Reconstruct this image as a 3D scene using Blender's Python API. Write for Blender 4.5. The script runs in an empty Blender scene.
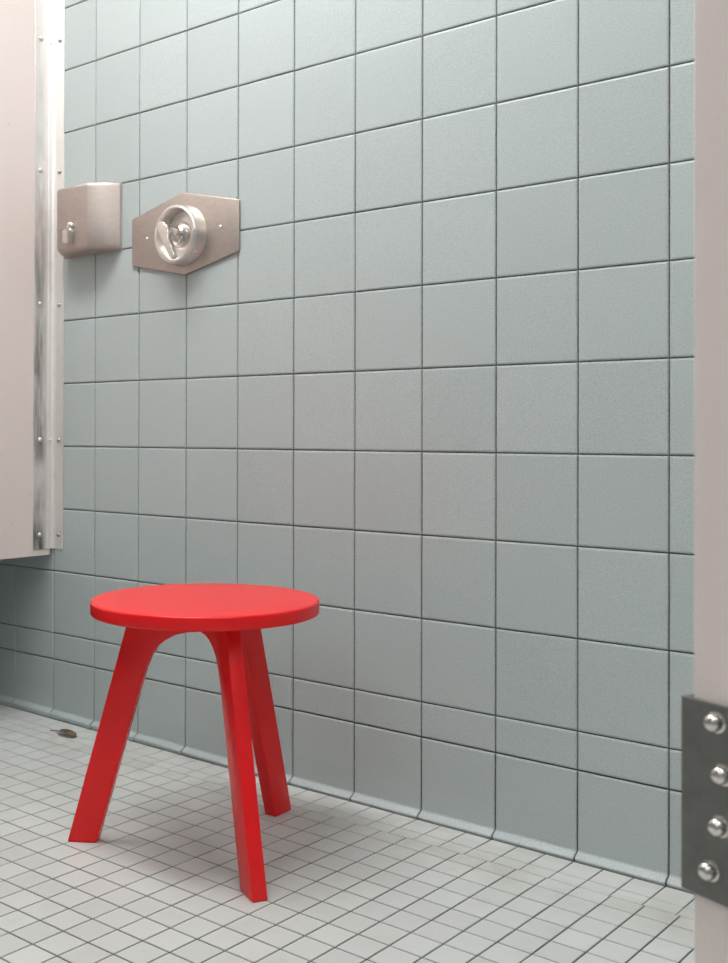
import bpy, bmesh, math, random
from mathutils import Vector, Matrix
random.seed(4)
scn = bpy.context.scene
COL = scn.collection
PI = math.pi
T = 0.1524                     # wall tile module

# ------------------------------------------------------------------ helpers
def link(name, bm, mat, parent=None, smooth=False, loc=(0, 0, 0)):
    bmesh.ops.recalc_face_normals(bm, faces=bm.faces[:])
    me = bpy.data.meshes.new(name)
    bm.to_mesh(me); bm.free()
    mats = mat if isinstance(mat, (list, tuple)) else [mat]
    for m in mats: me.materials.append(m)
    if smooth:
        for p in me.polygons: p.use_smooth = True
    o = bpy.data.objects.new(name, me)
    o.location = loc
    COL.objects.link(o)
    if parent: o.parent = parent
    return o

def sharp_smooth(o, ang=35):
    """smooth shading with hard edges kept above an angle"""
    me = o.data
    for p in me.polygons: p.use_smooth = True
    bm = bmesh.new(); bm.from_mesh(me)
    for e in bm.edges:
        if len(e.link_faces) == 2 and e.calc_face_angle(0) > math.radians(ang): e.smooth = False
    bm.to_mesh(me); bm.free()
    return o

def thing(name, label, cat, loc=(0, 0, 0), rotz=0.0, group=None):
    o = bpy.data.objects.new(name, None)
    o.empty_display_size = 0.05
    o.location = loc; o.rotation_euler = (0, 0, rotz)
    COL.objects.link(o)
    o['label'] = label; o['category'] = cat
    if group: o['group'] = group
    return o

def struct(name, bm, mat, smooth=False):
    o = link(name, bm, mat, None, smooth)
    o['kind'] = 'structure'
    return o

def add_box(bm, x0, x1, y0, y1, z0, z1, bevel=0.0, seg=2):
    r = bmesh.ops.create_cube(bm, size=1.0)
    vs = r['verts']
    for v in vs:
        v.co = Vector(((x0 + x1) / 2 + v.co.x * (x1 - x0), (y0 + y1) / 2 + v.co.y * (y1 - y0), (z0 + z1) / 2 + v.co.z * (z1 - z0)))
    if bevel:
        es = list({e for v in vs for e in v.link_edges})
        bmesh.ops.bevel(bm, geom=es, offset=bevel, segments=seg, profile=0.5, affect='EDGES')

def add_lathe(bm, prof, n=64, mtx=None):
    """prof: list of (radius, height) from bottom axis to top axis"""
    rings = []
    for r, h in prof:
        if r < 1e-6:
            rings.append([bm.verts.new((0, 0, h))])
        else:
            rings.append([bm.verts.new((r * math.cos(2 * PI * k / n), r * math.sin(2 * PI * k / n), h)) for k in range(n)])
    for a, b in zip(rings, rings[1:]):
        for k in range(n):
            k2 = (k + 1) % n
            if len(a) == 1 and len(b) == 1: continue
            if len(a) == 1: bm.faces.new((a[0], b[k], b[k2]))
            elif len(b) == 1: bm.faces.new((a[k], a[k2], b[0]))
            else: bm.faces.new((a[k], a[k2], b[k2], b[k]))
    if mtx is not None:
        bmesh.ops.transform(bm, matrix=mtx, verts=[v for r in rings for v in r])

def add_prism(bm, poly, depth_a, depth_b, to3d, bevel=0.0, seg=2, ang=30):
    """extrude a 2D polygon between two depths; to3d(u, v, d) -> point"""
    a = [bm.verts.new(to3d(u, v, depth_a)) for u, v in poly]
    b = [bm.verts.new(to3d(u, v, depth_b)) for u, v in poly]
    n = len(poly)
    fs = [bm.faces.new(a), bm.faces.new(list(reversed(b)))]
    for k in range(n):
        fs.append(bm.faces.new((a[k], b[k], b[(k + 1) % n], a[(k + 1) % n])))
    bmesh.ops.recalc_face_normals(bm, faces=fs)
    if bevel:
        es = [e for e in {e for f in fs for e in f.edges} if len(e.link_faces) == 2 and e.calc_face_angle(0) > math.radians(ang)]
        bmesh.ops.bevel(bm, geom=es, offset=bevel, segments=seg, profile=0.5, affect='EDGES')

# ------------------------------------------------------------------ materials
def new_mat(name):
    m = bpy.data.materials.new(name); m.use_nodes = True
    nt = m.node_tree
    return m, nt, nt.nodes['Principled BSDF']

def N(nt, typ, **kw):
    n = nt.nodes.new(typ)
    for k, v in kw.items(): setattr(n, k, v)
    return n

def noise(nt, vec, scale, detail=2.0, rough=0.5):
    n = N(nt, 'ShaderNodeTexNoise')
    n.inputs['Scale'].default_value = scale
    n.inputs['Detail'].default_value = detail
    n.inputs['Roughness'].default_value = rough
    nt.links.new(vec, n.inputs['Vector'])
    return n.outputs['Fac']

def maprange(nt, val, a, b, c=0.0, d=1.0):
    n = N(nt, 'ShaderNodeMapRange')
    n.inputs['From Min'].default_value = a; n.inputs['From Max'].default_value = b
    n.inputs['To Min'].default_value = c; n.inputs['To Max'].default_value = d
    nt.links.new(val, n.inputs['Value'])
    return n.outputs['Result']

def math_(nt, op, a, b=None):
    n = N(nt, 'ShaderNodeMath', operation=op)
    for i, v in enumerate((a, b)):
        if v is None: continue
        if isinstance(v, (int, float)): n.inputs[i].default_value = v
        else: nt.links.new(v, n.inputs[i])
    return n.outputs[0]

def mixc(nt, fac, a, b, mode='MIX'):
    n = N(nt, 'ShaderNodeMix', data_type='RGBA', blend_type=mode)
    for sock, v in ((n.inputs[0], fac), (n.inputs[6], a), (n.inputs[7], b)):
        if isinstance(v, (int, float)): sock.default_value = v
        elif isinstance(v, tuple): sock.default_value = (*v, 1.0)
        else: nt.links.new(v, sock)
    return n.outputs[2]

def bump(nt, h, strength, dist, bsdf):
    n = N(nt, 'ShaderNodeBump')
    n.inputs['Strength'].default_value = strength
    n.inputs['Distance'].default_value = dist
    nt.links.new(h, n.inputs['Height'])
    nt.links.new(n.outputs['Normal'], bsdf.inputs['Normal'])

def plain(name, col, rough=0.5, metal=0.0, spk=0.0, spk_scale=900, bump_s=0.0):
    m, nt, b = new_mat(name)
    co = N(nt, 'ShaderNodeTexCoord').outputs['Object']
    f = noise(nt, co, spk_scale, 2)
    lo = tuple(max(0, c * (1 - spk)) for c in col); hi = tuple(min(1, c * (1 + spk)) for c in col)
    c = mixc(nt, maprange(nt, f, .3, .7), lo, hi)
    nt.links.new(c, b.inputs['Base Color'])
    b.inputs['Roughness'].default_value = rough
    b.inputs['Metallic'].default_value = metal
    if bump_s: bump(nt, f, bump_s, 0.001, b)
    return m

def tile_mat(name, col, cell, spk, rough, jitter, stain=False):
    """cell = (x, y, z) size of the tile lattice for the tile-to-tile tone variation"""
    m, nt, b = new_mat(name)
    co = N(nt, 'ShaderNodeTexCoord').outputs['Object']
    sn = N(nt, 'ShaderNodeVectorMath', operation='SNAP')
    sn.inputs[1].default_value = cell
    of = N(nt, 'ShaderNodeVectorMath', operation='ADD')
    of.inputs[1].default_value = (0.2278 if stain else 0.0, 0.7247 if stain else 0.03, 0.0 if stain else -0.0579)
    nt.links.new(co, of.inputs[0]); nt.links.new(of.outputs[0], sn.inputs[0])
    wn = N(nt, 'ShaderNodeTexWhiteNoise'); nt.links.new(sn.outputs[0], wn.inputs['Vector'])
    tone = maprange(nt, wn.outputs['Value'], 0, 1, 1 - jitter, 1 + jitter)
    sp = noise(nt, co, 480, 2, .6)
    c = mixc(nt, maprange(nt, sp, .3, .7), tuple(x * (1 - spk) for x in col), tuple(x * (1 + spk) for x in col))
    cb = N(nt, 'ShaderNodeVectorMath', operation='SCALE')
    nt.links.new(c, cb.inputs[0]); nt.links.new(tone, cb.inputs['Scale'])
    out = cb.outputs[0]
    if stain:
        sep = N(nt, 'ShaderNodeSeparateXYZ'); nt.links.new(co, sep.inputs[0])
        # brownish dirt band along the cut row of tiles and loose blotches
        d = math_(nt, 'ABSOLUTE', math_(nt, 'ADD', sep.outputs['Y'], 0.125))
        band = maprange(nt, d, 0.0, 0.075, 1, 0)
        bl = maprange(nt, noise(nt, co, 5.5, 4, .6), .46, .68)
        out = mixc(nt, math_(nt, 'MULTIPLY', math_(nt, 'MULTIPLY', band, bl), .55), out, (.33, .32, .26))
        bl2 = maprange(nt, noise(nt, co, 14, 5, .65), .52, .78)
        out = mixc(nt, math_(nt, 'MULTIPLY', bl2, .22), out, (.36, .35, .31))
    nt.links.new(out, b.inputs['Base Color'])
    b.inputs['Roughness'].default_value = rough
    b.inputs['Specular IOR Level'].default_value = .5
    bump(nt, sp, .12, .0006, b)
    return m

M_WALL = tile_mat('grey_green_glazed_tile', (.408, .458, .455), (T, 10, T), .18, .38, .025)
M_FLOOR = tile_mat('pale_grey_mosaic_tile', (.530, .548, .530), (.05303, .05303, 10), .05, .5, .05, True)
M_GROUT = plain('grout_dark', (.13, .127, .118), .9, 0, .3, 120)
M_GROUT_F = plain('floor_grout', (.050, .049, .045), .9, 0, .35, 60)
M_PAINT = plain('painted_wall', (.30, .325, .325), .6, 0, .02, 300)
M_CEIL = plain('white_ceiling', (.62, .62, .61), .8, 0, .02, 200)

def red_mat():
    m, nt, b = new_mat('red_satin_paint')
    co = N(nt, 'ShaderNodeTexCoord').outputs['Object']
    f = noise(nt, co, 700, 2)
    c = mixc(nt, maprange(nt, f, .3, .7), (.78, .008, .011), (.88, .011, .015))
    nt.links.new(c, b.inputs['Base Color'])
    b.inputs['Roughness'].default_value = .27
    b.inputs['Specular IOR Level'].default_value = .36
    b.inputs['Coat Weight'].default_value = 0
    b.inputs['Coat Roughness'].default_value = .22
    bump(nt, f, .10, .0005, b)
    return m
M_RED = red_mat()

def panel_mat(name, col, marks):
    m, nt, b = new_mat(name)
    co = N(nt, 'ShaderNodeTexCoord').outputs['Object']
    f = noise(nt, co, 420, 3, .6)
    c = mixc(nt, maprange(nt, f, .3, .7), tuple(x * .965 for x in col), tuple(min(1, x * 1.03) for x in col))
    sc = maprange(nt, noise(nt, co, 55, 2, .4), .72, .78)
    c = mixc(nt, math_(nt, 'MULTIPLY', sc, marks), c, tuple(x * .45 for x in col))
    nt.links.new(c, b.inputs['Base Color'])
    b.inputs['Roughness'].default_value = .45
    bump(nt, f, .08, .0005, b)
    return m
M_PANEL = panel_mat('pink_beige_enamel', (.735, .635, .60), .25)
M_SLAB = panel_mat('pink_grey_enamel', (.85, .745, .715), .5)

def metal_mat(name, col, rough, streak, dark, brush=(1, 1, 1), lo=.45, hi=.7):
    m, nt, b = new_mat(name)
    co = N(nt, 'ShaderNodeTexCoord').outputs['Object']
    mp = N(nt, 'ShaderNodeMapping'); mp.inputs['Scale'].default_value = brush
    nt.links.new(co, mp.inputs['Vector'])
    f = noise(nt, mp.outputs[0], 60, 4, .65)
    w = maprange(nt, f, lo, hi)
    c = mixc(nt, math_(nt, 'MULTIPLY', w, streak), col, dark)
    fine = noise(nt, co, 900, 2)
    c = mixc(nt, maprange(nt, fine, .3, .7, 0, .12), c, tuple(x * .7 for x in col))
    nt.links.new(c, b.inputs['Base Color'])
    b.inputs['Metallic'].default_value = 1.0
    nt.links.new(maprange(nt, f, .3, .7, rough, rough + .12), b.inputs['Roughness'])
    bump(nt, fine, .06, .0003, b)
    return m
def alu_mat():
    m, nt, b = new_mat('worn_aluminium')
    co = N(nt, 'ShaderNodeTexCoord').outputs['Object']
    sep = N(nt, 'ShaderNodeSeparateXYZ'); nt.links.new(co, sep.inputs[0])
    mp = N(nt, 'ShaderNodeMapping'); mp.inputs['Scale'].default_value = (1, 1, .12)
    nt.links.new(co, mp.inputs['Vector'])
    f = maprange(nt, noise(nt, mp.outputs[0], 55, 4, .65), .33, .58)
    g = maprange(nt, noise(nt, co, 7, 2, .5), .30, .55)
    yy = maprange(nt, math_(nt, 'ABSOLUTE', math_(nt, 'ADD', sep.outputs['Y'], .044)), .008, .026, 1, 0)      # smudged strip on the panel flange
    zz = maprange(nt, sep.outputs['Z'], .15, 1.25, 1.0, .12)                                                    # handled most near the foot
    w_ = math_(nt, 'MULTIPLY', math_(nt, 'MULTIPLY', f, g), math_(nt, 'MULTIPLY', yy, zz))
    c = mixc(nt, w_, (.84, .81, .79), (.17, .150, .135))
    f2 = maprange(nt, noise(nt, co, 45, 3, .6), .5, .8, 0, .25)
    c = mixc(nt, f2, c, (.55, .52, .50))
    nt.links.new(c, b.inputs['Base Color'])
    b.inputs['Metallic'].default_value = .85
    b.inputs['Roughness'].default_value = .5
    return m
M_ALU = alu_mat()
M_BRUSH = metal_mat('brushed_steel', (.52, .455, .415), .46, .25, (.40, .35, .32), (1, 1, 2))
M_CHROME = metal_mat('polished_steel', (.78, .74, .71), .18, .15, (.5, .47, .44))
M_PLATE = metal_mat('dull_grey_steel', (.25, .245, .235), .55, .3, (.18, .18, .17))
M_SATIN = metal_mat('satin_steel', (.76, .72, .69), .26, .12, (.6, .56, .53))
M_SCREW = metal_mat('grey_screw_steel', (.42, .39, .37), .3, .1, (.3, .28, .27))
M_LEAF = plain('dry_brown_leaf', (.16, .10, .055), .8, 0, .55, 140)
M_HOUSE = plain('white_lamp_housing', (.8, .8, .8), .5)

# ------------------------------------------------------------------ tiles
def floor_drop(x):
    return max(0.0, -0.45 - x) * 0.009      # the floor rises a little to the left

def tile_rect(bm, a0, a1, b0, b1, put, joint, bev, dep):
    """one cushion-edged tile: a/b are the two in-plane axes, put(a,b,h) -> point (h = height above the bed)"""
    a0 += joint / 2; a1 -= joint / 2; b0 += joint / 2; b1 -= joint / 2
    if a1 - a0 < 2.5 * bev or b1 - b0 < 2.5 * bev: return
    rings = []
    for ins, h in ((0, 0), (0, dep * .45), (bev * .25, dep * .80), (bev, dep)):
        rings.append([bm.verts.new(put(p, q, h)) for p, q in
                      ((a0 + ins, b0 + ins), (a1 - ins, b0 + ins), (a1 - ins, b1 - ins), (a0 + ins, b1 - ins))])
    for r, s in zip(rings, rings[1:]):
        for k in range(4):
            bm.faces.new((r[k], r[(k + 1) % 4], s[(k + 1) % 4], s[k]))
    bm.faces.new(rings[-1])

XL, XR, YF, ZC = -2.6, 2.8, -3.4, 2.50       # room box (back wall tile face is y = 0)
RH = (-3.4192 + 4.38) * T                    # top of the cove course
rows = [RH] + [(q + 4.38) * T for q in range(-3, 14)]
rows = [z for z in rows if z < ZC] + [ZC]
cols = [XL] + [(i - 6) * T for i in range(-11, 25) if XL + .03 < (i - 6) * T < XR - .03] + [XR]

bm = bmesh.new()
DEP = .0035
for z0, z1 in zip(rows, rows[1:]):
    for x0, x1 in zip(cols, cols[1:]):
        jx = random.uniform(-.0004, .0004)
        tile_rect(bm, x0, x1, z0, z1, lambda a, b, h: (a, DEP - h + jx, b), .0025, .0032, DEP)
for f in bm.faces: f.material_index = 0
add_box(bm, XL, XR, DEP - .0008, .12, RH, ZC)
bm.faces.ensure_lookup_table()
for f in bm.faces[-6:]: f.material_index = 1
struct('wall_back', bm, [M_WALL, M_GROUT])

# bottom course: tiles that sweep out into a cove at the floor
bm = bmesh.new()
def cove_profile():
    p = [(0.0, RH - .0015), (0.0, .0160)]
    R = .0055
    for k in range(1, 7):
        a = k / 6 * math.radians(66)
        p.append((-(R - R * math.cos(a)), .0160 - R * math.sin(a)))
    p += [(-.0075, .0088), (-.0112, .0064), (-.0124, .0050), (-.0128, .0036), (-.0040, -.012)]
    return p
def lip(x): return max(0.0, -.35 - x) * .016
CP = cove_profile()
# top cushion edge
CP = [(.0035, RH - .0015), (.0020, RH - .0015), (.0007, RH - .0022), (0.0, RH - .0041)] + CP[1:]
for x0, x1 in zip(cols, cols[1:]):
    a, b = x0 + .0015, x1 - .0015
    L = [[bm.verts.new((xx, y + dy, z + (lip(xx) if -.005 < z < .025 else 0))) for y, z in CP] for xx, dy in ((a, .0035), (a, .0015), (a + .0007, .0005), (a + .0026, 0), (b - .0026, 0), (b - .0007, .0005), (b, .0015), (b, .0035))]
    for r, s in zip(L, L[1:]):
        for k in range(len(CP) - 1):
            f = bm.faces.new((r[k], r[k + 1], s[k + 1], s[k])); f.smooth = (k > 3)
n0 = len(bm.faces)
G = [(y + .003, z) for y, z in CP if z > 0] 
g0 = [bm.verts.new((XL, y, z)) for y, z in G]; g1 = [bm.verts.new((XR, y, z)) for y, z in G]
gf = [bm.faces.new((g0[k], g0[k + 1], g1[k + 1], g1[k])) for k in range(len(G) - 1)]
for f in gf: f.material_index = 1
add_box(bm, XL, XR, .006, .12, -.012, RH)
bm.faces.ensure_lookup_table()
for f in bm.faces[-6:]: f.material_index = 1
struct('baseboard_back', bm, [M_WALL, M_GROUT])

# floor mosaic
bm = bmesh.new()
FD = .0025
def putf(a, b, h): return (a, b, floor_drop(a) + h - FD)
Y_COVE, Y_N, Y_B, S, OX = -.0125, -.0700, -.1035, .05303, -.2278
bx = [T / 3 * k for k in range(-51, 56)]
for x0, x1 in zip(bx, bx[1:]):
    tile_rect(bm, x0, x1, Y_N, Y_COVE, putf, .0021, .0009, FD)
    tile_rect(bm, x0, x1, Y_B, Y_N, putf, .0015, .0009, FD)
fx = [OX + S * k for k in range(-45, 57)]
fy = [-.1414 - S * k for k in range(0, 62)]
for x0, x1 in zip(fx, fx[1:]):
    tile_rect(bm, x0, x1, fy[0], Y_B, putf, .0021, .0009, FD)
    for y1, y0 in zip(fy, fy[1:]):
        tile_rect(bm, x0, x1, y0, y1, putf, .0025 + random.uniform(-.0003, .0003), .0009, FD)
n0 = len(bm.faces)
gx = [XL, -.45, XR + .02]
up = [[bm.verts.new((x, y, floor_drop(x) - .0012)) for x in gx] for y in (YF, .004)]
dn = [[bm.verts.new((x, y, -.10)) for x in gx] for y in (YF, .004)]
fs = []
for k in range(2):
    fs.append(bm.faces.new((up[0][k], up[0][k + 1], up[1][k + 1], up[1][k])))
    fs.append(bm.faces.new((dn[0][k], dn[1][k], dn[1][k + 1], dn[0][k + 1])))
    fs.append(bm.faces.new((up[0][k], dn[0][k], dn[0][k + 1], up[0][k + 1])))
    fs.append(bm.faces.new((up[1][k], up[1][k + 1], dn[1][k + 1], dn[1][k])))
for f in fs: f.material_index = 1
struct('floor', bm, [M_FLOOR, M_GROUT_F])

bm = bmesh.new(); add_box(bm, XL - .1, XR + .1, YF - .1, .12, ZC, ZC + .1); struct('ceiling', bm, M_CEIL)
bm = bmesh.new(); add_box(bm, XL - .1, XL, YF - .1, .12, -.1, ZC); struct('wall_left', bm, M_PAINT)
bm = bmesh.new(); add_box(bm, XR, XR + .1, YF - .1, .12, -.1, ZC); struct('wall_right', bm, M_PAINT)
bm = bmesh.new(); add_box(bm, XL, XR, YF - .1, YF, -.1, ZC); struct('wall_front', bm, M_PAINT)

# ------------------------------------------------------------------ red stool
SC = Vector((-.1980, -.3612, 0.0))
stool = thing('stool', 'small round red wooden stool standing on the floor mosaic', 'stool', SC)
SR, SH, ST = .1937, .4203, .0233
prof = [(0, SH - ST)]
def arc(cx, cz, r, a0, a1, n=6):
    return [(cx + r * math.cos(math.radians(a0 + (a1 - a0) * k / n)), cz + r * math.sin(math.radians(a0 + (a1 - a0) * k / n))) for k in range(n + 1)]
prof += [(SR * .6, SH - ST)] + arc(SR - .0035, SH - ST + .0035, .0035, -90, 0) + arc(SR - .0042, SH - .0042, .0042, 0, 90) + [(SR * .6, SH), (0, SH)]
bm = bmesh.new(); add_lathe(bm, prof, 128)
sharp_smooth(link('seat', bm, M_RED, stool), 40)
LEG = [(.0076, SH - ST), (.1285, SH - ST), (.2370, 0.0), (.1860, 0.0), (.1110, .265), (.1010, .298), (.0920, .3205), (.0810, .3375),
       (.0665, .3495), (.0500, .3580), (.0300, .3630), (.0076, .3645)]
for deg in (213.7, 333.8, 94.2):
    bm = bmesh.new()
    c, s = math.cos(math.radians(deg)), math.sin(math.radians(deg))
    lg = [(u + (.010 if deg > 300 else 0) * (1 - v / SH), v) for u, v in LEG]
    add_prism(bm, lg, -.0130, .0130, lambda u, v, d: (u * c - d * s, u * s + d * c, v), .0030, 3, 30)
    sharp_smooth(link('leg', bm, M_RED, stool), 25)

# ------------------------------------------------------------------ left partition with its wall bracket
PX = -1.072
part = thing('partition_panel', 'pinkish beige partition panel fixed to the tiled wall by a metal strip', 'partition', (PX, 0, .402))
def loc3(p, base): return tuple(p[i] - base[i] for i in range(3))
B = (PX, 0, .402)
bm = bmesh.new(); add_box(bm, -.0254, 0, -1.45, -.005, 0, 1.88, .0015, 2); link('panel', bm, M_PANEL, part)
# bracket: extruded aluminium angle, one flange on the panel, the other on the wall
bm = bmesh.new()
AN = [(0.0003, -.0585), (.0024, -.0585), (.0030, -.0560), (.0024, -.0535), (.0026, -.0180), (.0042, -.0150), (.0042, -.0080), (.0070, -.0052), (.0085, -.0036), (.0115, -.0036), (.0125, -.0024), (.0395, -.0024),
      (.0412, -.0034), (.0430, -.0024), (.0430, -.0003), (.0003, -.0003)]
add_prism(bm, AN, .016, 1.86, lambda u, v, d: (u, v, d), .0003, 1, 20)
brk = link('bracket', bm, M_ALU, part)
brk['label'] = 'scuffed aluminium bracket strip'
def dome(r, h, n=20):
    return [(0, 0)] + [(r, 0)] + [(r * math.cos(math.radians(a)), h * math.sin(math.radians(a))) for a in (20, 40, 60, 78)] + [(0, h)]
def screw(parent, pos, axis, r, h, mat, name='screw'):
    bm = bmesh.new()
    q = Vector((0, 0, 1)).rotation_difference(Vector(axis)).to_matrix().to_4x4()
    add_lathe(bm, dome(r, h), 20, q)
    return link(name, bm, mat, parent, True, pos)
for zz in (.4530, .6836, 1.0130, 1.3380, 1.6590):
    screw(brk, (.0024, -.0405, zz - .402), (1, 0, 0), .0062, .0045, M_SATIN)
    screw(brk, (.0275, -.0024, zz - .402 - .001), (0, -1, 0), .0058, .0045, M_SCREW)
for zz in (.6830, 1.6536):
    screw(brk, (.0042, -.0115, zz - .402), (1, 0, 0), .0030, .0022, M_CHROME)

# ------------------------------------------------------------------ soap dispenser
disp = thing('soap_dispenser', 'boxy brushed metal soap dispenser on the wall beside the left partition', 'soap dispenser', (-.918, 0, 1.124))
bm = bmesh.new()
Z1 = 1.277 - 1.124
PLAN = [(.0985, -.0040), (.0985, -.0070), (.0975, -.0085), (.0950, -.0125), (.0810, -.0345), (.0775, -.0385), (.0470, -.0585), (.0420, -.0605), (-.0560, -.0605), (-.0640, -.0590), (-.0860, -.0340), (-.0985, -.0075), (-.0985, -.0040)]
n = len(PLAN)
levels = [(0.0, .80), (.0015, .88), (.006, .96), (.012, 1.0), (.055, 1.0), (Z1 - .009, 1.0), (Z1 - .004, .985), (Z1 - .001, .95), (Z1, .90)]
rings = []
for z, k in levels:
    rings.append([bm.verts.new((u * (1 - (1 - k) * .25), v * k if v < -.01 else v, z)) for u, v in PLAN])
for a, b in zip(rings, rings[1:]):
    for i in range(n): bm.faces.new((a[i], a[(i + 1) % n], b[(i + 1) % n], b[i]))
bm.faces.new(rings[0]); bm.faces.new(rings[-1])
bmesh.ops.recalc_face_normals(bm, faces=bm.faces[:])
sharp_smooth(link('body', bm, M_BRUSH, disp), 28)
bm = bmesh.new(); add_box(bm, -.1000, .0995, -.0040, -.0002, -.002, Z1 + .002, .001, 1)
link('back_plate', bm, M_BRUSH, disp)
bm = bmesh.new(); add_box(bm, -.0630, -.0005, -.0622, -.0600, .0540, .0566, .0006, 1)
link('lid_seam', bm, M_BRUSH, disp)
LX = -.0105
latch = None
bm = bmesh.new(); add_box(bm, LX - .0105, LX + .0115, -.0800, -.0600, .0170, .0490, .0030, 2)
latch = link('latch', bm, M_CHROME, disp); latch['label'] = 'small shiny latch'
bm = bmesh.new()
add_lathe(bm, [(0, 0), (.0100, 0), (.0100, .006), (.008, .0095), (0, .011)], 24, Matrix.Translation((LX + .001, -.0600, .0580)) @ Matrix.Rotation(math.radians(90), 4, 'X'))
link('lock_knob', bm, M_CHROME, latch, True)

# ------------------------------------------------------------------ shower valve
VX, VZ = -.6135, 1.1365
valve = thing('shower_valve', 'hexagonal brushed metal valve plate with a round knob on the tiled wall', 'shower valve', (VX, 0, VZ))
HEX = [(-.166, -.0545), (.0045, -.0910), (.1645, -.0550), (.1645, .0535), (-.0040, .0910), (-.166, .0515)]
bm = bmesh.new()
add_prism(bm, HEX, -.0002, -.0065, lambda u, v, d: (u, d, v), .0025, 3, 25)
sharp_smooth(link('plate', bm, M_BRUSH, valve), 40)
RX = Matrix.Translation((.0060, -.0060, -.0060)) @ Matrix.Rotation(math.radians(90), 4, 'X')   # lathe axis -> -y
bm = bmesh.new()
add_lathe(bm, [(.0575, 0), (.0660, 0), (.0660, .003), (.0640, .006), (.0640, .028), (.0626, .0330), (.0598, .0352), (.0565, .0350), (.0550, .0325), (.0535, .012), (.0520, .004), (.0575, 0)], 72, RX)
sharp_smooth(link('collar', bm, M_SATIN, valve), 50)
bm = bmesh.new()
add_lathe(bm, [(0, .0002), (.0518, .0002), (.0518, .006), (.049, .0075), (.030, .0085), (.028, .012), (0, .012)], 64, RX)
sharp_smooth(link('dial', bm, M_SATIN, valve), 40)
bm = bmesh.new()
add_lathe(bm, [(0, .0118), (.0245, .0118), (.0245, .0175), (.0215, .0195), (.0200, .0200), (.0200, .0255), (.0170, .0285), (.0165, .0290), (.0160, .0400), (.0130, .0480), (.0105, .0560), (.0070, .0600), (0, .0605)], 48, RX)
sharp_smooth(link('hub', bm, M_CHROME, valve), 40)
# lever: tapering blade across the front of the hub
A = Vector((-.0080, .0135)); Bv = Vector((.0375, -.0640))
dv = (Bv - A).normalized(); nv = Vector((-dv.y, dv.x))
poly = []
for t_, w in ((0, .0090), (.08, .0150), (.22, .0190), (.36, .0165), (.50, .0100), (.75, .0085), (1, .0060)):
    poly.append(A.lerp(Bv, t_) + nv * w)
for t_, w in ((1, .0060), (.6, .0080), (.15, .0095), (0, .0075)):
    poly.append(A.lerp(Bv, t_) - nv * w)
bm = bmesh.new()
add_prism(bm, [(p.x, p.y) for p in poly], -.0620, -.0750, lambda u, v, d: (u, d, v), .0022, 3, 25)
sharp_smooth(link('lever', bm, M_CHROME, valve), 45)
for u in (-.1142, .1124):
    screw(valve, (u, -.0064, .0012), (0, -1, 0), .0048, .003, M_CHROME)

# ------------------------------------------------------------------ pilaster at the right, near the camera
ud = Vector((.937, -.349, 0)); nd = Vector((-.349, -.937, 0))      # along the face / out of the face (to the camera)
P0 = Vector((.8365, -.9306, 0))
ANG = math.atan2(ud.y, ud.x)
pil = thing('partition_pilaster', 'pinkish grey partition post in the right foreground with a bolted metal plate', 'partition', P0, ANG)
# local axes: x along the face, -y out of the face
bm = bmesh.new(); add_box(bm, 0, .42, 0, .0318, 0, 2.05, .0022, 3); link('slab', bm, M_SLAB, pil)
PZ0, PZ1 = .3775, .5144
bm = bmesh.new()
U = [(-.0065, -.0045), (.1000, -.0045), (.1000, -.0004), (-.0022, -.0004), (-.0022, .0322), (.1000, .0322), (.1000, .0360), (-.0065, .0360)]
add_prism(bm, U, PZ0, PZ1, lambda u, v, d: (u, v, d), .0006, 2, 30)
plate = link('clamp_plate', bm, M_PLATE, pil)
plate['label'] = 'dull dark grey metal plate'
BOLTS = [(.0250, .5025), (.0310, .4680), (.0285, .4320), (.0200, .3990)]
for bx_, bz in BOLTS:
    bm = bmesh.new()
    add_lathe(bm, [(0, 0), (.0075, 0), (.0075, .0014), (.0062, .0018), (.0062, .0045), (.0060, .0062), (.0052, .0080), (.0038, .0093), (.0018, .0099), (0, .0100)], 28, Matrix.Rotation(math.radians(90), 4, 'X'))
    sharp_smooth(link('bolt', bm, M_CHROME, plate, False, (bx_, -.0045, bz)), 50)

# ------------------------------------------------------------------ dried scrap on the floor
leaf_pts = [(-.969, -.0850, .0020, .0010), (-.958, -.0845, .0040, .0016), (-.945, -.0850, .0050, .0030), (-.932, -.0865, .0065, .0065), (-.917, -.0885, .0085, .0105), (-.902, -.0890, .0080, .0120), (-.888, -.0865, .0055, .0095), (-.880, -.0830, .0025, .0035)]
bx0 = (-.925, -.086, floor_drop(-.925))
bm = bmesh.new(); prev = None
for i, (x, y, z, w) in enumerate(leaf_pts):
    zz = floor_drop(x) - bx0[2] + z
    ring = [bm.verts.new((x - bx0[0], y - w - bx0[1], zz + .0030 * (w > .005))), bm.verts.new((x - bx0[0], y - bx0[1], zz - .0012)), bm.verts.new((x - bx0[0] + .002, y + w - bx0[1], zz + .0045 * (w > .005))),
            bm.verts.new((x - bx0[0], y - bx0[1], zz + .0006))]
    if prev:
        for k in range(4): bm.faces.new((prev[k], prev[(k + 1) % 4], ring[(k + 1) % 4], ring[k]))
    else: bm.faces.new(ring)
    prev = ring
bm.faces.new(prev)
lf = link('dried_leaf', bm, M_LEAF, None, True, bx0)
lf['label'] = 'small curled brown dried leaf lying on the floor near the wall'; lf['category'] = 'leaf'

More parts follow.
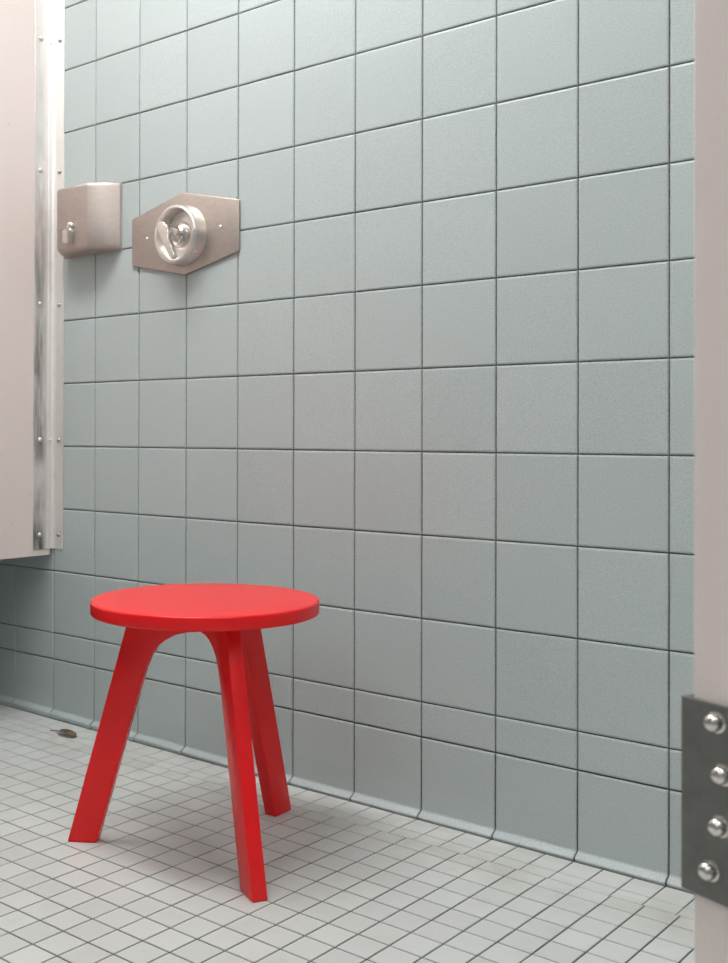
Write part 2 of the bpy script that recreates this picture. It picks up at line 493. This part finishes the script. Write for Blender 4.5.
# ------------------------------------------------------------------ lamps on the ceiling
def lamp_mat(name, col, s):
    m, nt, b = new_mat(name)
    b.inputs['Base Color'].default_value = (.9, .9, .9, 1)
    b.inputs['Emission Color'].default_value = (*col, 1)
    b.inputs['Emission Strength'].default_value = s
    return m
def ceiling_lamp(x, y, lx, ly, s, col, label):
    t = thing('ceiling_lamp', label, 'lamp', (x, y, ZC), 0)
    bm = bmesh.new(); add_box(bm, -lx / 2 - .02, lx / 2 + .02, -ly / 2 - .02, ly / 2 + .02, -.05, 0, .004, 2); link('housing', bm, M_HOUSE, t)
    bm = bmesh.new(); add_box(bm, -lx / 2, lx / 2, -ly / 2, ly / 2, -.062, -.050, .003, 2); link('diffuser', bm, lamp_mat('lamp_diffuser', col, s), t)
ceiling_lamp(-.38, -.78, 1.20, .30, 25.5, (1.0, 1.0, .99), 'long ceiling lamp above the stall with the stool')
ceiling_lamp(1.85, -1.25, 1.20, .30, 20.0, (1.0, 1.0, .99), 'long ceiling lamp above the floor right of the post')
ceiling_lamp(.60, -2.60, 1.20, .30, 10.5, (1.0, .985, .97), 'long ceiling lamp above the aisle in front of the post')

# ------------------------------------------------------------------ world, camera, view
w = bpy.data.worlds.new('world'); scn.world = w; w.use_nodes = True
w.node_tree.nodes['Background'].inputs[0].default_value = (.6, .62, .65, 1)
w.node_tree.nodes['Background'].inputs[1].default_value = .2

cam = bpy.data.cameras.new('camera'); co = bpy.data.objects.new('camera', cam); COL.objects.link(co)
R = ((.7569, -.6535, .0012), (.6535, .7569, -.0051), (.0024, .0046, 1.0))
right = Vector([R[i][0] for i in range(3)]); fwd = Vector([R[i][1] for i in range(3)]).normalized()
right = (right - fwd * right.dot(fwd)).normalized(); up = right.cross(fwd)
mw = Matrix.Identity(4)
for i in range(3):
    mw[i][0] = right[i]; mw[i][1] = up[i]; mw[i][2] = -fwd[i]
mw.translation = Vector((1.1298, -1.7300, .7009))
co.matrix_world = mw
FPX, CX, CY = 1119.654, 270.936, 428.059
cam.sensor_fit = 'HORIZONTAL'; cam.sensor_width = 36.0; cam.lens = FPX / 728 * 36.0
cam.shift_x = (364 - CX) / 728; cam.shift_y = (CY - 481.5) / 728
cam.clip_start = .02
cam.dof.use_dof = True; cam.dof.focus_distance = 1.95; cam.dof.aperture_fstop = 14
scn.camera = co
scn.view_settings.view_transform = 'Standard'
scn.view_settings.look = 'None'
scn.view_settings.gamma = 1.0
scn.view_settings.use_curve_mapping = False
scn.view_settings.exposure = 0.27
